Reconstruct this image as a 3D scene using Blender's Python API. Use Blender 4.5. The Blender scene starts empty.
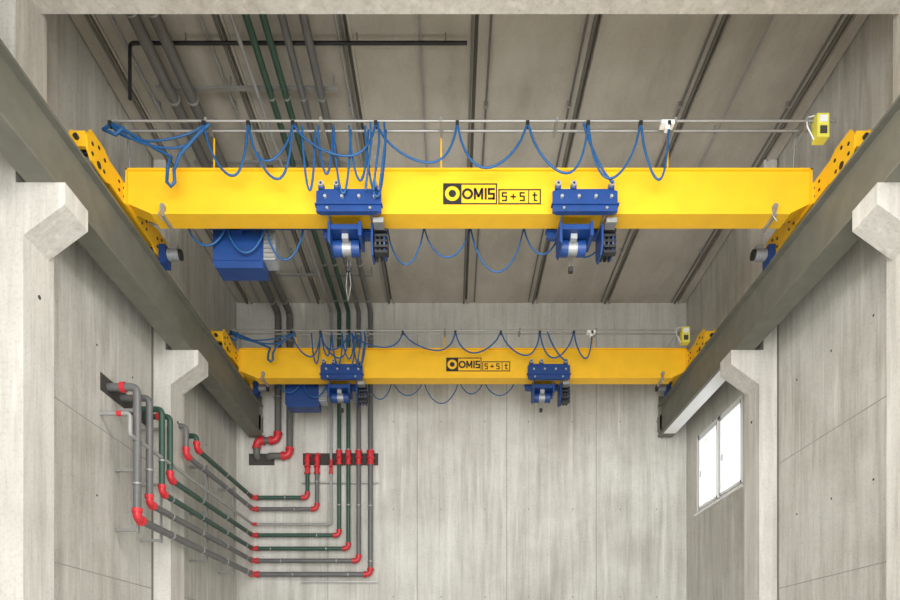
import bpy, math, random
from mathutils import Vector, Matrix
random.seed(4)
EYE = 1.7   # heights below are measured from eye level; floor is EYE below

# ------------------------------------------------------------------ materials
def new_mat(name):
    m = bpy.data.materials.new(name); m.use_nodes = True
    nt = m.node_tree
    return m, nt, nt.nodes['Principled BSDF']

def paint(name, col, rough=0.45, metal=0.0, var=0.12):
    m, nt, b = new_mat(name)
    tc = nt.nodes.new('ShaderNodeTexCoord')
    n = nt.nodes.new('ShaderNodeTexNoise'); n.inputs['Scale'].default_value = 3.5; n.inputs['Detail'].default_value = 6
    nt.links.new(tc.outputs['Object'], n.inputs['Vector'])
    r = nt.nodes.new('ShaderNodeValToRGB')
    r.color_ramp.elements[0].position = 0.3; r.color_ramp.elements[1].position = 0.7
    r.color_ramp.elements[0].color = (*[c*(1-var) for c in col], 1)
    r.color_ramp.elements[1].color = (*[min(1, c*(1+var*0.5)) for c in col], 1)
    nt.links.new(n.outputs['Fac'], r.inputs['Fac'])
    nt.links.new(r.outputs['Color'], b.inputs['Base Color'])
    b.inputs['Roughness'].default_value = rough; b.inputs['Metallic'].default_value = metal
    return m

def concrete(name, c1, c2, stretch=(2.2, 2.2, 0.18), streak=0.6, blot=0.5, dark=(0.52, 0.50, 0.46), boards=None, pale=0.6, fine=0.35):
    m, nt, b = new_mat(name)
    L = nt.links.new
    tc = nt.nodes.new('ShaderNodeTexCoord')
    def noise(scale, detail, rough, stretch=None, loc=(0, 0, 0)):
        n = nt.nodes.new('ShaderNodeTexNoise'); n.inputs['Scale'].default_value = scale; n.inputs['Detail'].default_value = detail; n.inputs['Roughness'].default_value = rough
        if stretch:
            mp = nt.nodes.new('ShaderNodeMapping'); mp.inputs['Scale'].default_value = stretch; mp.inputs['Location'].default_value = loc
            L(tc.outputs['Object'], mp.inputs['Vector']); L(mp.outputs['Vector'], n.inputs['Vector'])
        else: L(tc.outputs['Object'], n.inputs['Vector'])
        return n.outputs['Fac']
    def ramp(src, a, bb, lo=0.0, hi=1.0):
        r = nt.nodes.new('ShaderNodeMapRange'); r.inputs['From Min'].default_value = a; r.inputs['From Max'].default_value = bb
        r.inputs['To Min'].default_value = lo; r.inputs['To Max'].default_value = hi
        L(src, r.inputs['Value']); return r.outputs['Result']
    def mix(fac, a, col, mode='MIX'):
        x = nt.nodes.new('ShaderNodeMixRGB'); x.blend_type = mode; L(fac, x.inputs[0]); L(a, x.inputs[1]); x.inputs[2].default_value = (*col, 1); return x.outputs[0]
    mx = nt.nodes.new('ShaderNodeMixRGB'); mx.inputs[1].default_value = (*c1, 1); mx.inputs[2].default_value = (*c2, 1)
    L(ramp(noise(0.55, 7, 0.6), 0.38, 0.62), mx.inputs[0]); c = mx.outputs[0]
    c = mix(ramp(noise(2.0, 8, 0.65, stretch), 0.46, 0.74, 0, streak), c, dark, 'MULTIPLY')
    n3 = noise(22, 4, 0.5)
    c = mix(ramp(n3, 0.5, 0.75, 0, blot), c, (0.72, 0.71, 0.68), 'MULTIPLY')
    c = mix(ramp(noise(9.0, 4, 0.5, (stretch[0], stretch[1], stretch[2]*0.6), (2, 9, 1)), 0.55, 0.68, 0, fine), c, (0.76, 0.75, 0.72), 'MULTIPLY')
    c = mix(ramp(noise(1.6, 6, 0.55, tuple(s*1.7 for s in stretch), (7, 3, 5)), 0.55, 0.70, 0, pale), c, [min(0.9, q*1.3+0.05) for q in c1])
    c = mix(ramp(noise(0.35, 4, 0.6, (1, 1, 1), (30, 12, 4)), 0.48, 0.66, 0, 0.6), c, (0.74, 0.72, 0.68), 'MULTIPLY')
    if boards:
        sx = nt.nodes.new('ShaderNodeSeparateXYZ'); L(tc.outputs['Object'], sx.inputs[0])
        mm = nt.nodes.new('ShaderNodeMath'); mm.operation = 'PINGPONG'; mm.inputs[1].default_value = boards[1]/2; L(sx.outputs[boards[0]], mm.inputs[0])
        c = mix(ramp(mm.outputs[0], 0.0, 0.012, 0.28, 0.0), c, (0.45, 0.43, 0.4), 'MULTIPLY')
    L(c, b.inputs['Base Color'])
    b.inputs['Roughness'].default_value = 0.9
    bp = nt.nodes.new('ShaderNodeBump'); bp.inputs['Strength'].default_value = 0.15; bp.inputs['Distance'].default_value = 0.02
    L(n3, bp.inputs['Height']); L(bp.outputs['Normal'], b.inputs['Normal'])
    return m

M = {}
M['wall'] = concrete('concrete_wall', (0.51, 0.495, 0.445), (0.61, 0.595, 0.545), boards=('Y', 0.6))
M['backwall'] = concrete('concrete_back_wall', (0.59, 0.575, 0.525), (0.70, 0.69, 0.64), stretch=(2.0, 2.0, 0.14), streak=0.6, boards=('X', 0.61))
M['ceil'] = concrete('concrete_ceiling', (0.475, 0.44, 0.375), (0.545, 0.51, 0.445), stretch=(0.6, 0.16, 1.0), streak=0.5, blot=0.3, pale=0.25, fine=0.2)
M['col'] = concrete('concrete_column', (0.55, 0.53, 0.48), (0.64, 0.62, 0.57), streak=0.5)
M['floor'] = concrete('concrete_floor', (0.53, 0.525, 0.50), (0.58, 0.575, 0.55), stretch=(1, 1, 1))
M['hole'] = paint('opening_dark', (0.06, 0.055, 0.05), 0.9)
M['joint'] = paint('joint_grey', (0.33, 0.315, 0.285), 0.9)
M['seam'] = paint('seam_dark', (0.18, 0.17, 0.145), 0.9)
M['yellow'] = paint('crane_yellow', (0.90, 0.50, 0.011), 0.55, var=0.06)
M['blue'] = paint('hoist_blue', (0.007, 0.045, 0.19), 0.45, var=0.15)
M['cable'] = paint('cable_blue', (0.012, 0.09, 0.25), 0.5)
M['black'] = paint('rubber_black', (0.015, 0.015, 0.017), 0.5)
M['steel'] = paint('steel_galvanised', (0.36, 0.36, 0.345), 0.45, 0.5)
M['alu'] = paint('aluminium_grey', (0.36, 0.37, 0.38), 0.45, 0.3)
M['runway'] = paint('runway_green_grey', (0.165, 0.162, 0.13), 0.6, var=0.15)
M['pipeg'] = paint('pipe_grey', (0.14, 0.14, 0.14), 0.4, var=0.1)
M['piped'] = paint('pipe_dark_grey', (0.13, 0.125, 0.115), 0.5, var=0.1)
M['pipel'] = paint('pipe_light_grey', (0.33, 0.33, 0.32), 0.4, var=0.1)
M['green'] = paint('pipe_green', (0.035, 0.085, 0.06), 0.45, var=0.1)
M['red'] = paint('fitting_red', (0.62, 0.03, 0.04), 0.4, var=0.1)
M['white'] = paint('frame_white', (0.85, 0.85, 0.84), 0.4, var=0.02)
M['lime'] = paint('box_lime', (0.78, 0.72, 0.10), 0.5)
m, nt, b = new_mat('window_glass')
b.inputs['Base Color'].default_value = (1, 1, 1, 1); b.inputs['Roughness'].default_value = 0.05
b.inputs['Transmission Weight'].default_value = 1.0; b.inputs['IOR'].default_value = 1.02
M['glass'] = m

# ------------------------------------------------------------------ mesh builder
class B:
    def __init__(s, name, parent=None):
        s.name = name; s.parent = parent; s.v = []; s.f = []; s.fm = []; s.sm = []; s.mats = []
    def mi(s, k):
        if k not in s.mats: s.mats.append(k)
        return s.mats.index(k)
    def add(s, vs, fs, mat, smooth=False):
        o = len(s.v); s.v += [tuple(v) for v in vs]; i = s.mi(mat)
        for f in fs:
            s.f.append([a+o for a in f]); s.fm.append(i); s.sm.append(smooth)
    def box(s, x0, x1, y0, y1, z0, z1, mat):
        vs = [(x, y, z) for x in (x0, x1) for y in (y0, y1) for z in (z0, z1)]
        s.add(vs, [(0,1,3,2),(4,6,7,5),(0,4,5,1),(2,3,7,6),(0,2,6,4),(1,5,7,3)], mat)
    def prism(s, poly, axis, a, b_, mat):
        n = len(poly)
        def mk(p, t):
            if axis == 'x': return (t, p[0], p[1])
            if axis == 'y': return (p[0], t, p[1])
            return (p[0], p[1], t)
        vs = [mk(p, a) for p in poly] + [mk(p, b_) for p in poly]
        fs = [tuple(range(n)), tuple(range(2*n-1, n-1, -1))] + [(i, (i+1) % n, n+(i+1) % n, n+i) for i in range(n)]
        s.add(vs, fs, mat)
    def tube(s, pts, r, mat, n=8, caps=True):
        pts = [Vector(p) for p in pts]
        t0 = (pts[1]-pts[0]).normalized()
        up = Vector((0, 0, 1)) if abs(t0.z) < 0.9 else Vector((0, 1, 0))
        nrm = (up - t0*up.dot(t0)).normalized()
        vs = []
        for i, p in enumerate(pts):
            if i == 0: t = t0
            elif i == len(pts)-1: t = (pts[i]-pts[i-1]).normalized()
            else:
                t = ((pts[i]-pts[i-1]).normalized() + (pts[i+1]-pts[i]).normalized())
                t = t.normalized() if t.length > 1e-6 else t0
            nrm = nrm - t*nrm.dot(t)
            nrm = nrm.normalized() if nrm.length > 1e-6 else t.orthogonal().normalized()
            bn = t.cross(nrm)
            for k in range(n):
                a = 2*math.pi*k/n
                vs.append(p + nrm*math.cos(a)*r + bn*math.sin(a)*r)
        fs = []
        for i in range(len(pts)-1):
            for k in range(n):
                fs.append((i*n+k, i*n+(k+1) % n, (i+1)*n+(k+1) % n, (i+1)*n+k))
        s.add(vs, fs, mat, True)
        if caps:
            m_ = len(pts)-1
            s.add(vs[:n], [tuple(range(n-1, -1, -1))], mat); s.add(vs[m_*n:], [tuple(range(n))], mat)
    def cyl(s, p0, p1, r, mat, n=16): s.tube([p0, p1], r, mat, n)
    def build(s):
        me = bpy.data.meshes.new(s.name)
        xs = list(zip(*s.v)); c = [(min(q)+max(q))/2 for q in xs]
        me.from_pydata([(v[0]-c[0], v[1]-c[1], v[2]-c[2]) for v in s.v], [], s.f)
        for k in s.mats: me.materials.append(M[k])
        for i, p in enumerate(me.polygons):
            p.material_index = s.fm[i]; p.use_smooth = s.sm[i]
        me.update()
        o = bpy.data.objects.new(s.name, me); bpy.context.scene.collection.objects.link(o)
        o.location = (c[0], c[1], c[2]+EYE)
        if s.parent: o.parent = s.parent
        return o

def empty(name):
    e = bpy.data.objects.new(name, None); bpy.context.scene.collection.objects.link(e); return e

# ------------------------------------------------------------------ room
XL, XR, YB, ZC, Y0 = -5.9, 6.42, 17.8, 10.05, -7.0
w = B('wall_left'); w.box(XL-0.3, XL, Y0, YB+0.3, -EYE, ZC+0.1, 'wall')
for z in (-0.9, 1.6, 4.05, 7.6): w.box(XL-0.01, XL+0.003, Y0, YB, z-0.008, z+0.008, 'joint')
for y in (9.6, 10.8, 12.0, 14.2, 15.6):
    for z in (0.4, 2.9, 5.4): w.cyl((XL, y, z), (XL+0.004, y, z), 0.02, 'hole', 8)
w.build()
WY0, WY1, WZ0, WZ1 = 14.35, 17.05, 4.08, 6.12
w = B('wall_right')
w.box(XR, XR+0.3, Y0, WY0, -EYE, ZC+0.1, 'wall'); w.box(XR, XR+0.3, WY1, YB+0.3, -EYE, ZC+0.1, 'wall')
w.box(XR, XR+0.3, WY0, WY1, -EYE, WZ0, 'wall'); w.box(XR, XR+0.3, WY0, WY1, WZ1, ZC+0.1, 'wall')
for z in (-0.9, 1.6, 4.05, 7.6): w.box(XR-0.003, XR+0.01, Y0, WY0-0.1, z-0.008, z+0.008, 'joint')
for y in (9.9, 11.0, 12.1):
    for z in (0.4, 2.9, 5.4): w.cyl((XR-0.004, y, z), (XR, y, z), 0.02, 'hole', 8)
w.build()
w = B('wall_back'); w.box(XL, XR, YB, YB+0.3, -EYE, ZC+0.1, 'backwall')
for x in (-3.4, -0.95, 1.5, 3.95): w.box(x-0.008, x+0.008, YB-0.003, YB+0.01, -EYE, 9.2, 'joint')
w.box(XL, XR, YB-0.004, YB+0.01, 9.185, 9.21, 'joint')
for x in (-1.6, -0.3, 0.9, 2.1, 3.3, 4.6, 5.6):
    for z in (2.0, 4.4, 6.8): w.cyl((x, YB-0.004, z), (x, YB, z), 0.022, 'joint', 8)
w.box(-5.56, -4.86, YB-0.01, YB+0.01, 5.6, 5.92, 'hole')
w.box(-4.08, -2.02, YB-0.01, YB+0.01, 5.6, 5.93, 'hole')
w.build()
w = B('floor'); w.box(XL-0.3, XR+0.3, Y0, YB+0.3, -EYE-0.3, -EYE, 'floor'); w.build()

c = B('ceiling'); seams = [-5.55, -3.6, -1.66, 0.38, 2.27, 4.24, 6.15]
c.box(XL-0.3, XR+0.3, Y0, YB+0.3, ZC+0.1, ZC+0.4, 'seam')
edges = [XL] + seams + [XR]
for i in range(len(edges)-1):
    a, b2 = edges[i]+0.03, edges[i+1]-0.03
    if b2 > a: c.box(a, b2, Y0, YB, ZC, ZC+0.12, 'ceil')
for x in seams:
    for d in (-0.06, 0.06): c.box(x+d-0.02, x+d+0.02, Y0, YB, ZC-0.035, ZC+0.01, 'seam' if d < 0 else 'ceil')
c.build()
t = B('roof_beam'); t.box(XL, XR, 8.35, 8.92, 9.0, ZC, 'col'); t.build()
t = B('roof_beam'); t.box(XL, XR, 1.5, 2.1, 9.0, ZC, 'col'); t.build()

def column(s, y0, y1):
    face = -5.54 if s < 0 else 6.05
    wall = XL if s < 0 else XR
    upf = -5.64 if s < 0 else 6.14
    tip = -5.0 if s < 0 else 5.5
    cb = B('concrete_column')
    lo = sorted((face, wall)); cb.box(lo[0], lo[1], y0, y1, -EYE, 6.3, 'col')
    lo = sorted((upf, wall)); cb.box(lo[0], lo[1], y0, y1, 6.3, ZC, 'col')
    cb.prism([(face, 6.3), (tip, 6.3), (tip, 6.02), (face, 5.62)], 'y', y0, y1-0.12, 'col')
    for ya in (y1, y0-0.04):
        cb.box(*((wall, wall+0.02) if s < 0 else (wall-0.02, wall)), ya, ya+0.04, -EYE, ZC, 'seam')
    cb.cyl((face, (y0+y1)/2, 5.0), (face-0.006*s, (y0+y1)/2, 5.0), 0.03, 'hole', 10)
    cb.build()
for s in (-1, 1):
    for y in (3.9, 8.4, 12.8): column(s, y, y+0.65)

for nm, x0, x1 in (('l', -5.5, -5.12), ('r', 5.57, 5.95)):
    r = B('crane_runway_beam'); ya, yb = 1.0, 17.6; xm = (x0+x1)/2
    r.box(x0, x1, ya, yb, 6.3, 6.34, 'runway'); r.box(x0, x1, ya, yb, 7.12, 7.16, 'runway')
    r.box(xm-0.09, xm+0.09, ya, yb, 6.34, 7.12, 'runway')
    r.box(xm-0.03, xm+0.03, ya, yb, 7.16, 7.21, 'steel')
    if nm == 'r': r.box(x0+0.06, x1, 13.5, yb-0.3, 6.292, 6.3, 'white')  # white plate: window light on the flange underside, put into the colour
    r.box(x0+0.02, x1-0.02, yb-0.02, yb, 6.3, 7.4, 'runway')
    r.box(x0+0.05, x1-0.05, yb-0.02, YB, 6.5, 6.9, 'runway')
    r.build()

# ------------------------------------------------------------------ window
wn = B('window_1'); xw = XR+0.06
def fr(y0, y1, z0, z1, d=0.0): wn.box(xw-0.03-d, xw+0.05, y0, y1, z0, z1, 'white')
fr(WY0, WY1, WZ0, WZ0+0.08); fr(WY0, WY1, WZ1-0.08, WZ1)
ym = (WY0+WY1)/2
for y in (WY0, WY1-0.08): fr(y, y+0.08, WZ0, WZ1)
fr(ym-0.07, ym+0.07, WZ0, WZ1)
for a, b2 in ((WY0+0.11, ym-0.08), (ym+0.08, WY1-0.11)):
    for z in (WZ0+0.09, WZ1-0.16): fr(a, b2, z, z+0.07, 0.02)
    for y in (a-0.02, b2-0.05): fr(y, y+0.07, WZ0+0.09, WZ1-0.09, 0.02)
    wn.box(xw-0.07, xw-0.05, (a+b2)/2+0.4, (a+b2)/2+0.43, WZ0+0.9, WZ0+1.05, 'steel')
wn.box(xw, xw+0.01, WY0+0.05, WY1-0.05, WZ0+0.05, WZ1-0.05, 'glass')
wn.box(XR-0.06, XR+0.06, WY0-0.04, WY1+0.04, WZ0-0.05, WZ0, 'white')
wn.build()

# ------------------------------------------------------------------ pipes
def arc_pts(p, cr=0.14, n=5):
    p = [Vector(q) for q in p]; out = [p[0]]
    for i in range(1, len(p)-1):
        a = (p[i-1]-p[i]).normalized(); b2 = (p[i+1]-p[i]).normalized()
        for k in range(n+1):
            t = k/n; out.append((p[i]+a*cr)*(1-t)**2 + p[i]*2*t*(1-t) + (p[i]+b2*cr)*t*t)
    out.append(p[-1]); return out
def elbow(o, A, P, C, r, mat='red'):
    A, P, C = Vector(A), Vector(P), Vector(C)
    a = (A-P).normalized(); b2 = (C-P).normalized(); cr = r*1.9
    pts = [(P+a*cr)*(1-t)**2 + P*2*t*(1-t) + (P+b2*cr)*t*t for t in [k/6 for k in range(7)]]
    o.tube(pts, r*1.12, mat, 12)
    for d in (a, b2): o.cyl(P+d*(cr-0.015), P+d*(cr+0.05), r*1.32, mat, 12)
def run(pts, r, mat, reds=(), valves=(), name='water_pipe', post=None):
    o = B(name)
    full = list(pts)
    if post:
        d = (Vector(post)-Vector(pts[-1])).normalized(); full.append(tuple(Vector(pts[-1])+d*(r*1.9+0.05)))
    o.tube(arc_pts(full, r*1.8), r, mat, 12)
    for i in reds: elbow(o, full[i-1], full[i], full[i+1], r)
    for v in valves:
        v = Vector(v); o.cyl(v-Vector((0, 0, 0.17)), v+Vector((0, 0, 0.17)), r*1.25, 'red', 12)
        for dz in (-0.17, 0.0, 0.17): o.cyl(v+Vector((0, 0, dz-0.02)), v+Vector((0, 0, dz+0.02)), r*1.6, 'red', 12)
        o.box(v.x-0.02, v.x+0.02, v.y-0.16, v.y, v.z-0.02, v.z+0.02, 'red')
    P = [Vector(q) for q in pts]
    for i in range(len(P)-1):
        d = P[i+1]-P[i]; L = d.length
        if L < 1.2: continue
        d.normalize(); t = 0.6
        while t < L-0.3:
            q = P[i]+d*t; o.cyl(q-d*0.015, q+d*0.015, r*1.22, 'steel', 12); t += 1.5
    return o.build()
YP = 17.62; XPW = -5.40; YS = 8.93
rows = [
 (-3.92, 4.67, 'green', 0.055, 13.75, False, 4.95),
 (-3.66, 4.36, 'pipeg', 0.055, 13.2, False, 4.95),
 (-3.28, 3.95, 'pipel', 0.035, 10.9, True, 4.3),
 (-3.06, 3.65, 'green', 0.055, 12.45, True, 4.85),
 (-2.81, 3.29, 'green', 0.055, 12.1, True, 4.85),
 (-2.53, 2.96, 'pipeg', 0.06, 11.6, True, 4.85),
 (-2.21, 2.59, 'pipeg', 0.068, 11.15, True, 4.85)]
for i, (x, z, mt, r, ye, fc, zt) in enumerate(rows):
    cr = r*1.9+0.05
    if fc:
        run([(x, YS, 9.72), (x, YP, 9.72)], r, mt, [], post=(x, YP, 9.0), name='ceiling_water_pipe')
        top = (x, YP, 9.72-cr)
    else:
        run([(x, YB, 5.85), (x, YP, 5.85)], r, mt, [1], post=(x, YP, 5), name='pipe_wall_outlet')
        top = (x, YP, 5.85-cr)
    side_reds = mt != 'pipel'
    run([top, (x, YP, z), (XPW+cr, YP, z)], r, mt, [1] if side_reds else [], valves=[(x, YP, 5.75)] if fc and side_reds else [(x, YP, 5.5)])
    run([(XPW+cr, YP, z), (XPW, YP, z), (XPW, ye, z), (XPW, ye, zt)], r, mt, [1, 2] if side_reds else [1], name='side_wall_water_pipe', post=(XL, ye, zt))
    o = B('pipe_wall_outlet'); o.cyl((XPW-cr, ye, zt), (XL, ye, zt), r, mt, 12); o.cyl((XPW-cr-0.02, ye, zt), (XPW-cr-0.1, ye, zt), r*1.32, 'red', 12); o.build()
for x, pts, rd in ((-4.72, [(-4.72, YP, 9.49), (-4.72, YP, 6.22), (-5.3, YP, 6.22), (-5.3, YP, 5.8)], [1, 2]), (-4.40, [(-4.40, YP, 9.49), (-4.40, YP, 5.8), (-5.0, YP, 5.8)], [1])):
    run([(x, YS, 9.68), (x, YP, 9.68)], 0.09, 'piped', [], post=(x, YP, 9.0), name='ceiling_water_pipe')
    run(pts, 0.09, 'piped', rd, post=(pts[-1][0], YB, 5.8))
for y in (9.6, 11.0, 12.6, 14.4, 16.2):
    o = B('pipe_support_channel'); o.box(-5.0, -1.95, y-0.03, y+0.03, 9.82, 9.86, 'steel')
    for x in (-4.95, -3.75, -2.0): o.cyl((x, y, 9.86), (x, y, ZC), 0.012, 'steel', 6)
    o.build()
for y in (11.4, 12.3, 14.6, 16.4):
    o = B('pipe_wall_bracket'); o.box(-5.52, -5.49, y-0.03, y+0.03, 2.4, 4.6, 'steel')
    for z in (2.45, 3.5, 4.55): o.box(XL, -5.5, y-0.025, y+0.025, z-0.025, z+0.025, 'steel')
    o.build()
for z in (2.4, 5.1):
    o = B('pipe_wall_bracket'); o.box(-4.1, -2.0, YP+0.08, YP+0.11, z-0.02, z+0.02, 'steel')
    for x in (-4.0, -3.0, -2.1): o.box(x-0.02, x+0.02, YP+0.1, YB, z-0.02, z+0.02, 'steel')
    o.build()
o = B('wall_slot_opening'); o.box(XL, XL+0.006, 10.9, 12.7, 4.70, 5.0, 'hole'); o.build()
o = B('black_conduit'); o.tube(arc_pts([(-5.08, 10.25, 9.0), (-5.08, 10.25, 9.885), (0.24, 10.25, 9.885)], 0.08), 0.028, 'black', 8)
for x in (-4.2, -2.9, -1.5, -0.1): o.cyl((x, 10.25, 9.885), (x, 10.25, ZC), 0.012, 'steel', 6)
o.build()
for x, z, r, mt in ((0.60, 9.97, 0.02, 'pipeg'), (2.07, 9.97, 0.02, 'pipeg'), (4.04, 9.97, 0.02, 'pipeg'), (5.95, 9.97, 0.02, 'pipeg'), (-5.2, 9.96, 0.025, 'pipel'), (-1.78, 9.96, 0.025, 'pipel'), (-3.85, 9.96, 0.02, 'pipel')):
    o = B('ceiling_conduit'); o.tube([(x, YS, z), (x, 17.6, z)], r, mt, 6)
    for y in (9.5, 11.5, 13.5, 15.5): o.box(x-0.04, x+0.04, y-0.02, y+0.02, z-0.02, ZC, 'steel')
    o.build()
for x, z in ((4.85, 9.86), (-0.5, 9.97)):
    o = B('ceiling_conduit'); o.tube([(x, YS, z), (x, 14.0, z)], 0.018, 'pipel', 6)
    for y in (9.4, 12, 13.9): o.cyl((x, y, z), (x, y, ZC), 0.01, 'steel', 6)
    o.build()

# ------------------------------------------------------------------ crane
def sag(a, b2, depth, n=12, skew=0.0):
    a = Vector(a); b2 = Vector(b2); out = []
    for i in range(n+1):
        t = i/n; tt = t + skew*math.sin(math.pi*t)*0.3
        p = a.lerp(b2, t); p.x += (b2.x-a.x)*(tt-t); p.z -= depth*(4*t*(1-t))**0.75; out.append(p)
    return out
def ring(o, c, r0, r1, y0, y1, mat, n=28):
    vs = []
    for yy in (y0, y1):
        for r in (r0, r1):
            for k in range(n):
                a = 2*math.pi*k/n; vs.append((c[0]+r*math.cos(a), yy, c[1]+r*math.sin(a)))
    fs = []
    for k in range(n):
        j = (k+1) % n
        fs += [(k, j, n+j, n+k), (2*n+k, 3*n+k, 3*n+j, 2*n+j), (n+k, n+j, 3*n+j, 3*n+k), (k, 2*n+k, 2*n+j, j)]
    o.add(vs, fs, mat)

def crane(Y, dz, railz, near, tA, tB):
    E = empty('overhead_travelling_crane')
    XA, XB = -5.13, 5.66; zb, zt = 7.155+dz, 7.88+dz
    g = B('girder', E)
    g.box(XA, XB, Y, Y+0.34, zt-0.03, zt, 'yellow'); g.box(XA+0.4, XB-0.35, Y, Y+0.34, zb, zb+0.03, 'yellow')
    g.prism([(XA, zt-0.03), (XB, zt-0.03), (XB, zb+0.2), (XB-0.35, zb+0.03), (XA+0.4, zb+0.03), (XA, zb+0.2)], 'y', Y+0.04, Y+0.30, 'yellow')
    g.box(XA, XA+0.03, Y, Y+0.34, zb+0.15, zt, 'yellow'); g.box(XB-0.03, XB, Y, Y+0.34, zb+0.15, zt, 'yellow')
    for x in (XA+0.6, XB-0.6):
        g.box(x-0.02, x+0.02, Y-0.03, Y+0.37, zb-0.05, zb+0.12, 'steel'); g.cyl((x, Y-0.05, zb+0.1), (x, Y, zb+0.1), 0.04, 'steel', 10)
        g.tube([(x, Y-0.04, zb+0.1), (x-0.06, Y-0.05, zb-0.05), (x+0.02, Y-0.04, zb-0.14)], 0.010, 'steel', 6)
    g.build()
    sg = B('sign_plate', E); yy = Y+0.04
    def frame(x0, x1, z0, z1):
        t = 0.02
        sg.box(x0, x1, yy-0.004, yy, z0, z1, 'yellow')
        for q in ((x0, x1, z0, z0+t), (x0, x1, z1-t, z1), (x0, x0+t, z0, z1), (x1-t, x1, z0, z1)):
            sg.box(q[0], q[1], yy-0.008, yy-0.002, q[2], q[3], 'black')
    za = 7.33+dz
    frame(-0.14, 0.71, za, za+0.33); frame(0.73, 1.40, za, za+0.24)
    sg.box(-0.14, 0.15, yy-0.010, yy-0.002, za, za+0.33, 'black')
    ring(sg, (0.005, za+0.165), 0.06, 0.115, yy-0.014, yy-0.009, 'yellow')
    sg.box(1.20, 1.215, yy-0.008, yy-0.002, za, za+0.24, 'black')
    def stroke(x0, z0, x1, z1, wd=0.034):
        d = Vector((x1-x0, 0, z1-z0)).normalized(); n_ = Vector((-d.z, 0, d.x))*wd/2
        sg.prism([(x0+n_.x, z0+n_.z), (x1+n_.x, z1+n_.z), (x1-n_.x, z1-n_.z), (x0-n_.x, z0-n_.z)], 'y', yy-0.009, yy-0.003, 'black')
    zl, zh_ = za+0.075, za+0.255
    ring(sg, (0.245, za+0.165), 0.05, 0.088, yy-0.009, yy-0.003, 'black')
    stroke(0.36, zl, 0.36, zh_); stroke(0.475, zl, 0.475, zh_); stroke(0.363, zh_-0.008, 0.418, zl+0.04); stroke(0.418, zl+0.04, 0.472, zh_-0.008)
    stroke(0.53, zl, 0.53, zh_)
    for a in ((0.565, zh_-0.016, 0.675, zh_-0.016), (0.581, zh_, 0.581, za+0.165), (0.565, za+0.165, 0.675, za+0.165), (0.659, za+0.165, 0.659, zl), (0.565, zl+0.016, 0.675, zl+0.016)): stroke(*a)
    def five(x, z, w_, h_):
        for a in ((x, z+h_, x+w_, z+h_), (x+0.01, z+h_, x+0.01, z+h_*0.55), (x, z+h_*0.55, x+w_, z+h_*0.55), (x+w_-0.01, z+h_*0.55, x+w_-0.01, z), (x, z, x+w_, z)): stroke(*a, 0.024)
    zf = za+0.06
    five(0.785, zf, 0.08, 0.12); five(1.065, zf, 0.08, 0.12)
    stroke(0.92, zf+0.06, 1.01, zf+0.06, 0.022); stroke(0.965, zf+0.015, 0.965, zf+0.105, 0.022)
    stroke(1.30, zf-0.01, 1.30, zf+0.13, 0.024); stroke(1.265, zf+0.085, 1.345, zf+0.085, 0.02); stroke(1.30, zf, 1.345, zf, 0.02)
    sg.build()
    for s, x0, x1 in ((-1, -5.43, -5.14), (1, 5.67, 5.96)):
        t = B('end_truck', E); yc = Y+0.28; a, b2 = yc-1.32, yc+1.32
        zz = 7.27; h = 7.70
        poly = [(a+0.02, zz+0.1), (a+0.12, zz+0.0), (a+0.5, zz-0.02), (a+0.62, zz+0.04), (b2-0.62, zz+0.04), (b2-0.5, zz-0.02), (b2-0.12, zz-0.02), (b2-0.02, zz+0.06),
                (b2, h-0.16), (b2-0.1, h), (b2-0.45, h), (b2-0.6, h-0.06), (a+0.6, h-0.06), (a+0.45, h), (a+0.1, h), (a, h-0.16)]
        t.prism(poly, 'x', x0, x0+0.03, 'yellow'); t.prism(poly, 'x', x1-0.03, x1, 'yellow')
        t.prism([(a+0.5, zz+0.08), (b2-0.5, zz+0.08), (b2-0.5, h-0.1), (a+0.5, h-0.1)], 'x', x0+0.03, x1-0.03, 'yellow')
        t.box(x0+0.03, x1-0.03, a+0.08, b2-0.08, h-0.12, h-0.08, 'yellow')
        xi = x1 if s < 0 else x0
        for yo in (a+0.3, b2-0.3):
            t.cyl((x0+0.05, yo, 7.345), (x1-0.05, yo, 7.345), 0.135, 'steel', 20)
            t.cyl((x0-0.01, yo, 7.345), (x1+0.01, yo, 7.345), 0.05, 'black', 14)
            for dy, d2 in ((-0.17, 0.18), (0, 0.26), (0.16, 0.2), (0.14, 0.02), (-0.17, 0.04)):
                t.cyl((x0-0.008, yo+dy, 7.34+d2), (x1+0.008, yo+dy, 7.34+d2), 0.026, 'black', 12)
        for yo in (yc-0.45, yc-0.3, yc+0.3, yc+0.45):
            for z in (zz+0.14, h-0.16): t.cyl((x0-0.01, yo, z), (x1+0.01, yo, z), 0.022, 'black', 10)
        for yo, d in ((a, -1), (b2, 1)):
            t.box(x0+0.03, x1-0.03, min(yo, yo-d*0.06), max(yo, yo-d*0.06), 7.38, 7.6, 'yellow')
            t.cyl((x0+0.145, yo, 7.5), (x0+0.145, yo+d*0.05, 7.5), 0.035, 'black', 14)
        if s < 0: t.box(x1, x1+0.03, Y-0.03, Y+0.5, 7.3, h-0.08, 'yellow')
        else: t.box(x0-0.03, x0, Y-0.03, Y+0.5, 7.3, h-0.08, 'yellow')
        t.build()
        d = B('travel_motor', E); sg_ = 1 if s < 0 else -1; ym = b2-0.3; zm = 7.34
        d.box(*sorted((xi, xi+sg_*0.12)), ym-0.12, ym+0.12, zm-0.2, zm+0.12, 'blue')
        d.cyl((xi+sg_*0.12, ym, zm), (xi+sg_*0.32, ym, zm), 0.085, 'alu', 18)
        for k in range(5): d.cyl((xi+sg_*(0.14+k*0.035), ym, zm), (xi+sg_*(0.152+k*0.035), ym, zm), 0.105, 'alu', 18)
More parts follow.
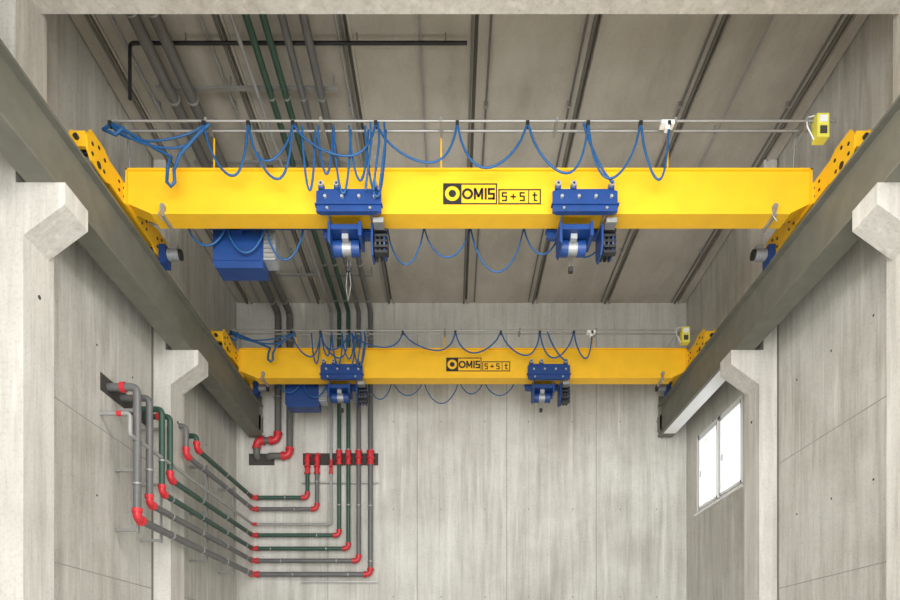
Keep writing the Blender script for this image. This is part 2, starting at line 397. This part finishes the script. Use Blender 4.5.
        d.cyl((xi+sg_*0.32, ym, zm), (xi+sg_*0.36, ym, zm), 0.09, 'black', 18)
        d.box(*sorted((xi+sg_*0.18, xi+sg_*0.3)), ym-0.05, ym+0.05, zm+0.08, zm+0.16, 'alu')
        d.build()
    f = B('festoon_rail', E); yr = Y-0.3
    for i, (dy, ddz) in enumerate(((0, 0), (0.22, 0.03))):
        f.cyl((-5.22+0.1*i, yr+dy, railz+ddz), (5.85-0.06*i, yr+dy, railz+ddz), 0.018, 'steel', 8)
    for x in (-5.1, -3.75, -2.0, -0.17, 1.6, 3.4, 5.4):
        f.box(x-0.02, x+0.02, yr-0.02, yr+0.26, railz-0.02, railz+0.05, 'steel')
        f.cyl((x, yr+0.22, railz+0.02), (x, yr+0.33, railz+0.02), 0.012, 'steel', 6)
    for x in (-3.75, -0.17, 3.4):
        f.tube([(x, Y+0.05, zt), (x, Y+0.05, railz+0.02)], 0.016, 'yellow', 6)
    for x in (-5.1, 5.4):
        f.tube([(x, Y+0.1, zt), (x, Y+0.03, railz+0.02)], 0.016, 'steel', 6)
    f.box(3.18, 3.38, yr-0.04, yr+0.08, railz-0.07, railz-0.01, 'white'); f.box(3.24, 3.31, yr-0.04, yr+0.04, railz-0.15, railz-0.07, 'white')
    f.build()
    cb = B('festoon_cable', E); zr = railz-0.05
    tops = [-5.2, -3.78, -3.1, -2.42, -1.16, 0.08, 1.15, 2.07, 2.87, 3.3]
    deps = [0.38, 0.80, 0.85, 0.5, 0.60, 0.68, 0.76, 0.84, 0.86]
    sc = 1.0 if near else 0.72
    R = 0.018
    for i in range(len(tops)-1):
        for k in range(2 if i in (0, 2) else 1):
            o = 0.03*k
            cb.tube(sag((tops[i], yr-0.02+o, zr), (tops[i+1], yr-0.02+o, zr), deps[i]*(1-0.35*k)*sc, 14, (0.45, -0.3)[i % 2] if i > 4 else (0.5 if k == 0 else -0.3)), R, 'cable', 6)
    for x in tops:
        cb.box(x-0.025, x+0.025, yr-0.04, yr+0.04, zr-0.04, zr+0.03, 'black')
    for k in range(5):
        x0 = tA-0.7+0.24*k
        cb.tube(sag((x0, yr+0.03, zr), (x0+0.2+0.03*k, yr+0.05, zr-0.05), (0.95, 0.7, 1.0, 0.8, 1.05)[k]*sc, 12, 0.2), R, 'cable', 6)
    for dx in (0.35, 0.47, 0.56):
        cb.tube([(tA+dx, yr-0.03, zr), (tA+dx+0.02, yr-0.06, zr-0.3*sc), (tA+dx-0.03, yr-0.06, 7.6+dz), (tA+dx-0.08, yr, 7.3+dz)], R, 'cable', 6)
    cb.tube(sag((tB-0.05, yr-0.02, zr), (tB+0.42, yr+0.02, 7.45+dz), 0.15, 10), R, 'cable', 6)
    # flat cable bight hanging near the left end
    cb.tube([(-3.7, yr, zr), (-3.9, yr-0.03, zr-0.22*sc), (-4.14, yr-0.03, zr-0.5*sc), (-4.22, yr-0.03, zr-0.72*sc), (-4.21, yr-0.03, zr-0.9*sc), (-4.27, yr-0.03, zr-0.97*sc), (-4.33, yr-0.03, zr-0.9*sc), (-4.32, yr-0.03, zr-0.7*sc), (-4.28, yr, zr-0.5*sc), (-4.6, yr, zr-0.32*sc), (-5.15, yr, zr)], 0.026, 'cable', 8)
    cb.tube([(-5.2, yr, zr), (-5.28, yr-0.05, zr-0.12), (-5.1, yr-0.05, zr-0.2), (-5.0, yr, zr-0.05)], 0.028, 'cable', 8)
    yrr = Y+0.75
    x = tA+0.5
    for k in range(5):
        w_ = [0.62, 0.78, 0.9, 0.62, 0.8][k]
        cb.tube(sag((x, yrr, 7.45+dz), (x+w_, yrr, 7.45+dz), [0.62, 0.5, 0.75, 0.45, 0.5][k]*(1 if near else 0.8), 12), 0.014, 'cable', 6); x += w_
    for k in range(3):
        cb.tube(sag((-4.4+0.65*k, yrr-0.15, 7.4+dz), (-3.75+0.65*k, yrr-0.15, 7.4+dz), 0.35+0.12*k, 10), 0.017, 'cable', 6)
    cb.build()
    rr = B('rear_festoon_rail', E); rr.cyl((-5.1, yrr, 7.52+dz), (5.6, yrr, 7.52+dz), 0.02, 'steel', 8)
    for x in (-4.6, -2.2, 0.2, 2.6, 5.0): rr.box(x-0.02, x+0.02, Y+0.3, yrr, 7.5+dz, 7.54+dz, 'steel')
    rr.build()
    bx = B('push_button_box', E); X = 5.60 if near else 5.48
    bx.box(X-0.09, X+0.09, yr-0.1, yr+0.06, railz-0.32, railz+0.04, 'lime'); bx.box(X-0.06, X+0.06, yr-0.115, yr-0.1, railz-0.1, railz+0.0, 'white')
    bx.box(X-0.05, X+0.05, yr-0.115, yr-0.1, railz-0.27, railz-0.16, 'hole')
    bx.tube([(X-0.08, yr, railz-0.3), (X-0.2, yr-0.02, railz-0.1), (X-0.2, yr, railz+0.05), (X-0.08, yr, railz+0.08)], 0.01, 'white', 6)
    bx.tube([(X-0.15, yr, railz), (X-0.3, yr, railz-0.25), (X-0.42, yr, railz-0.42)], 0.008, 'steel', 6)
    bx.build()
    for ti, tx in enumerate((tA, tB)):
        h = B('hoist_trolley', E); y0 = Y-0.2; hb = 7.03+dz
        for yp in (y0, Y+0.42):
            h.prism([(tx-0.5, hb+0.03), (tx-0.44, hb), (tx+0.44, hb), (tx+0.5, hb+0.03), (tx+0.5, hb+0.34), (tx+0.38, hb+0.37), (tx-0.38, hb+0.37), (tx-0.5, hb+0.34)], 'y', yp, yp+0.05, 'blue')
            h.box(tx-0.52, tx+0.52, yp-0.03, yp+0.07, hb+0.12, hb+0.14, 'blue'); h.box(tx-0.46, tx+0.46, yp-0.04, yp, hb, hb+0.02, 'blue')
            for dx in (-0.36, -0.1, 0.16, 0.4):
                h.cyl((tx+dx, yp-0.04, hb+0.24), (tx+dx, yp, hb+0.24), 0.025, 'alu', 10)
            for dx in (-0.42, -0.18, 0.4):
                h.box(tx+dx-0.045, tx+dx+0.045, yp-0.02, yp+0.04, hb+0.36, hb+0.43, 'blue')
                h.cyl((tx+dx, yp-0.06, hb+0.42), (tx+dx, yp+0.02, hb+0.42), 0.042, 'alu', 12)
                h.cyl((tx+dx, yp-0.065, hb+0.42), (tx+dx, yp-0.06, hb+0.42), 0.018, 'black', 8)
        for dx in (-0.33, 0.33):
            h.cyl((tx+dx, Y-0.15, zb+0.125), (tx+dx, Y+0.035, zb+0.125), 0.095, 'steel', 16)
            h.cyl((tx+dx, Y+0.305, zb+0.125), (tx+dx, Y+0.42, zb+0.125), 0.095, 'steel', 16)
            h.cyl((tx+dx, y0-0.03, zb-0.06), (tx+dx, Y+0.5, zb-0.06), 0.022, 'steel', 10)
        mx = tx-0.1; zc = hb-0.22; yc = Y+0.32
        h.box(mx-0.24, mx+0.24, Y+0.02, Y+0.5, hb-0.1, hb-0.02, 'blue')
        h.prism([(mx-0.26, hb), (mx-0.22, hb), (mx-0.22, hb-0.36), (mx-0.26, hb-0.3)], 'y', Y-0.02, Y+0.4, 'blue')
        h.cyl((mx-0.22, yc, zc), (mx-0.08, yc, zc), 0.12, 'blue', 20)
        h.cyl((mx-0.08, yc, zc), (mx+0.07, yc, zc), 0.10, 'alu', 20)
        for k in range(4): h.cyl((mx-0.06+0.036*k, yc, zc), (mx-0.05+0.036*k, yc, zc), 0.118, 'steel', 20)
        h.cyl((mx+0.07, yc, zc), (mx+0.2, yc, zc), 0.12, 'blue', 20)
        h.box(mx-0.06, mx+0.04, yc-0.2, yc-0.1, zc+0.04, zc+0.15, 'alu')
        h.box(mx+0.22, mx+0.27, Y-0.02, Y+0.4, hb-0.22, hb, 'blue')
        dx0 = tx+0.34
        h.prism([(Y+0.05, hb+0.02), (Y+0.5, hb+0.02), (Y+0.5, hb-0.3), (Y+0.4, hb-0.42), (Y+0.15, hb-0.42), (Y+0.05, hb-0.3)], 'x', dx0-0.03, dx0, 'blue')
        h.cyl((dx0, yc, hb-0.2), (dx0+0.22, yc, hb-0.2), 0.13, 'black', 18)
        for k in range(5): h.box(dx0+0.02, dx0+0.22, yc-0.2, yc-0.1, hb-0.4+0.085*k, hb-0.36+0.085*k, 'black')
        for k in range(3): h.cyl((dx0+0.02+0.07*k, yc, hb-0.2), (dx0+0.045+0.07*k, yc, hb-0.2), 0.2, 'blue' if k == 2 else 'black', 20)
        h.box(dx0+0.02, dx0+0.18, Y-0.08, Y+0.1, hb-0.06, hb+0.02, 'steel')
        hx = mx; zh = hb-0.42
        for dx in (-0.025, 0.025): h.cyl((hx+dx, Y+0.48, hb-0.1), (hx+dx, Y+0.48, zh), 0.006, 'steel', 6)
        h.box(hx-0.035, hx+0.035, Y+0.44, Y+0.52, zh-0.08, zh, 'black')
        if ti == 0 and near:
            h.tube([(hx-0.03, Y+0.48, zh-0.08), (hx-0.05, Y+0.48, zh-0.3), (hx-0.02, Y+0.48, zh-0.55), (hx+0.03, Y+0.48, zh-0.3), (hx+0.01, Y+0.48, zh-0.08)], 0.006, 'steel', 6)
        h.build()
    k = B('electrical_cabinet', E); yk = Y+0.7; kx = (tA-2.0) if near else (tA-1.15); kw = 0.42
    k.prism([(kx-kw, 7.42+dz), (kx+kw, 7.42+dz), (kx+kw, 6.74+dz), (kx-kw+0.05, 6.74+dz), (kx-kw, 6.82+dz)], 'y', yk, yk+0.36, 'blue')
    k.box(kx-kw+0.04, kx+kw-0.04, yk-0.012, yk, 6.86+dz, 7.38+dz, 'blue')
    k.box(kx+kw, kx+kw+0.2, yk+0.03, yk+0.33, 6.9+dz, 7.4+dz, 'alu')
    for j in range(6): k.box(kx+kw+0.015, kx+kw+0.185, yk, yk+0.03, 6.93+dz+0.075*j, 6.965+dz+0.075*j, 'steel')
    k.box(kx-kw, tA+0.3, Y+0.48, Y+0.56, 7.28+dz, 7.38+dz, 'blue'); k.box(kx-0.1, kx+0.1, Y+0.5, yk+0.05, 7.28+dz, 7.38+dz, 'blue')
    k.build()
    return E

crane(10.2, 0.0, 8.36, True, -1.59, 2.05)
crane(15.62, -0.14, 8.0, False, -2.62, 2.3)

# ------------------------------------------------------------------ light
W = bpy.data.worlds.new('World'); bpy.context.scene.world = W; W.use_nodes = True
bg = W.node_tree.nodes['Background']; bg.inputs[0].default_value = (0.92, 0.96, 1.0, 1); bg.inputs[1].default_value = 2.7
def area(name, loc, rot, sx, sy, e, col=(1, 1, 1)):
    l = bpy.data.lights.new(name, 'AREA'); l.shape = 'RECTANGLE'; l.size = sx; l.size_y = sy; l.energy = e; l.color = col
    o = bpy.data.objects.new(name, l); bpy.context.scene.collection.objects.link(o); o.location = loc; o.rotation_euler = rot
    return o
area('gate_daylight', (-0.8, -6.5, 3.2), (math.radians(99), 0, math.radians(-4)), 9.5, 6.5, 1750, (1, 0.995, 0.985))
area('added_high_fill', (0.3, 7.0, 8.6), (math.radians(40), 0, 0), 8, 1.0, 320, (1, 0.995, 0.985))  # added fill from above for back wall and floor, no actual fixture
area('added_up_fill', (0.3, 8.0, 0.2), (math.radians(160), 0, 0), 9, 5, 250, (1, 0.99, 0.97))  # added unseen fill near the floor, aimed up to brighten the ceiling

# ------------------------------------------------------------------ camera (level, rising-front lens)
cd = bpy.data.cameras.new('camera'); cd.sensor_width = 36; cd.lens = 26.0
cd.shift_x = -2/900; cd.shift_y = 0.411
co = bpy.data.objects.new('camera', cd); bpy.context.scene.collection.objects.link(co)
co.location = (0, 0, EYE); co.rotation_euler = (math.pi/2, 0, 0)
bpy.context.scene.camera = co
bpy.context.scene.view_settings.view_transform = 'Standard'
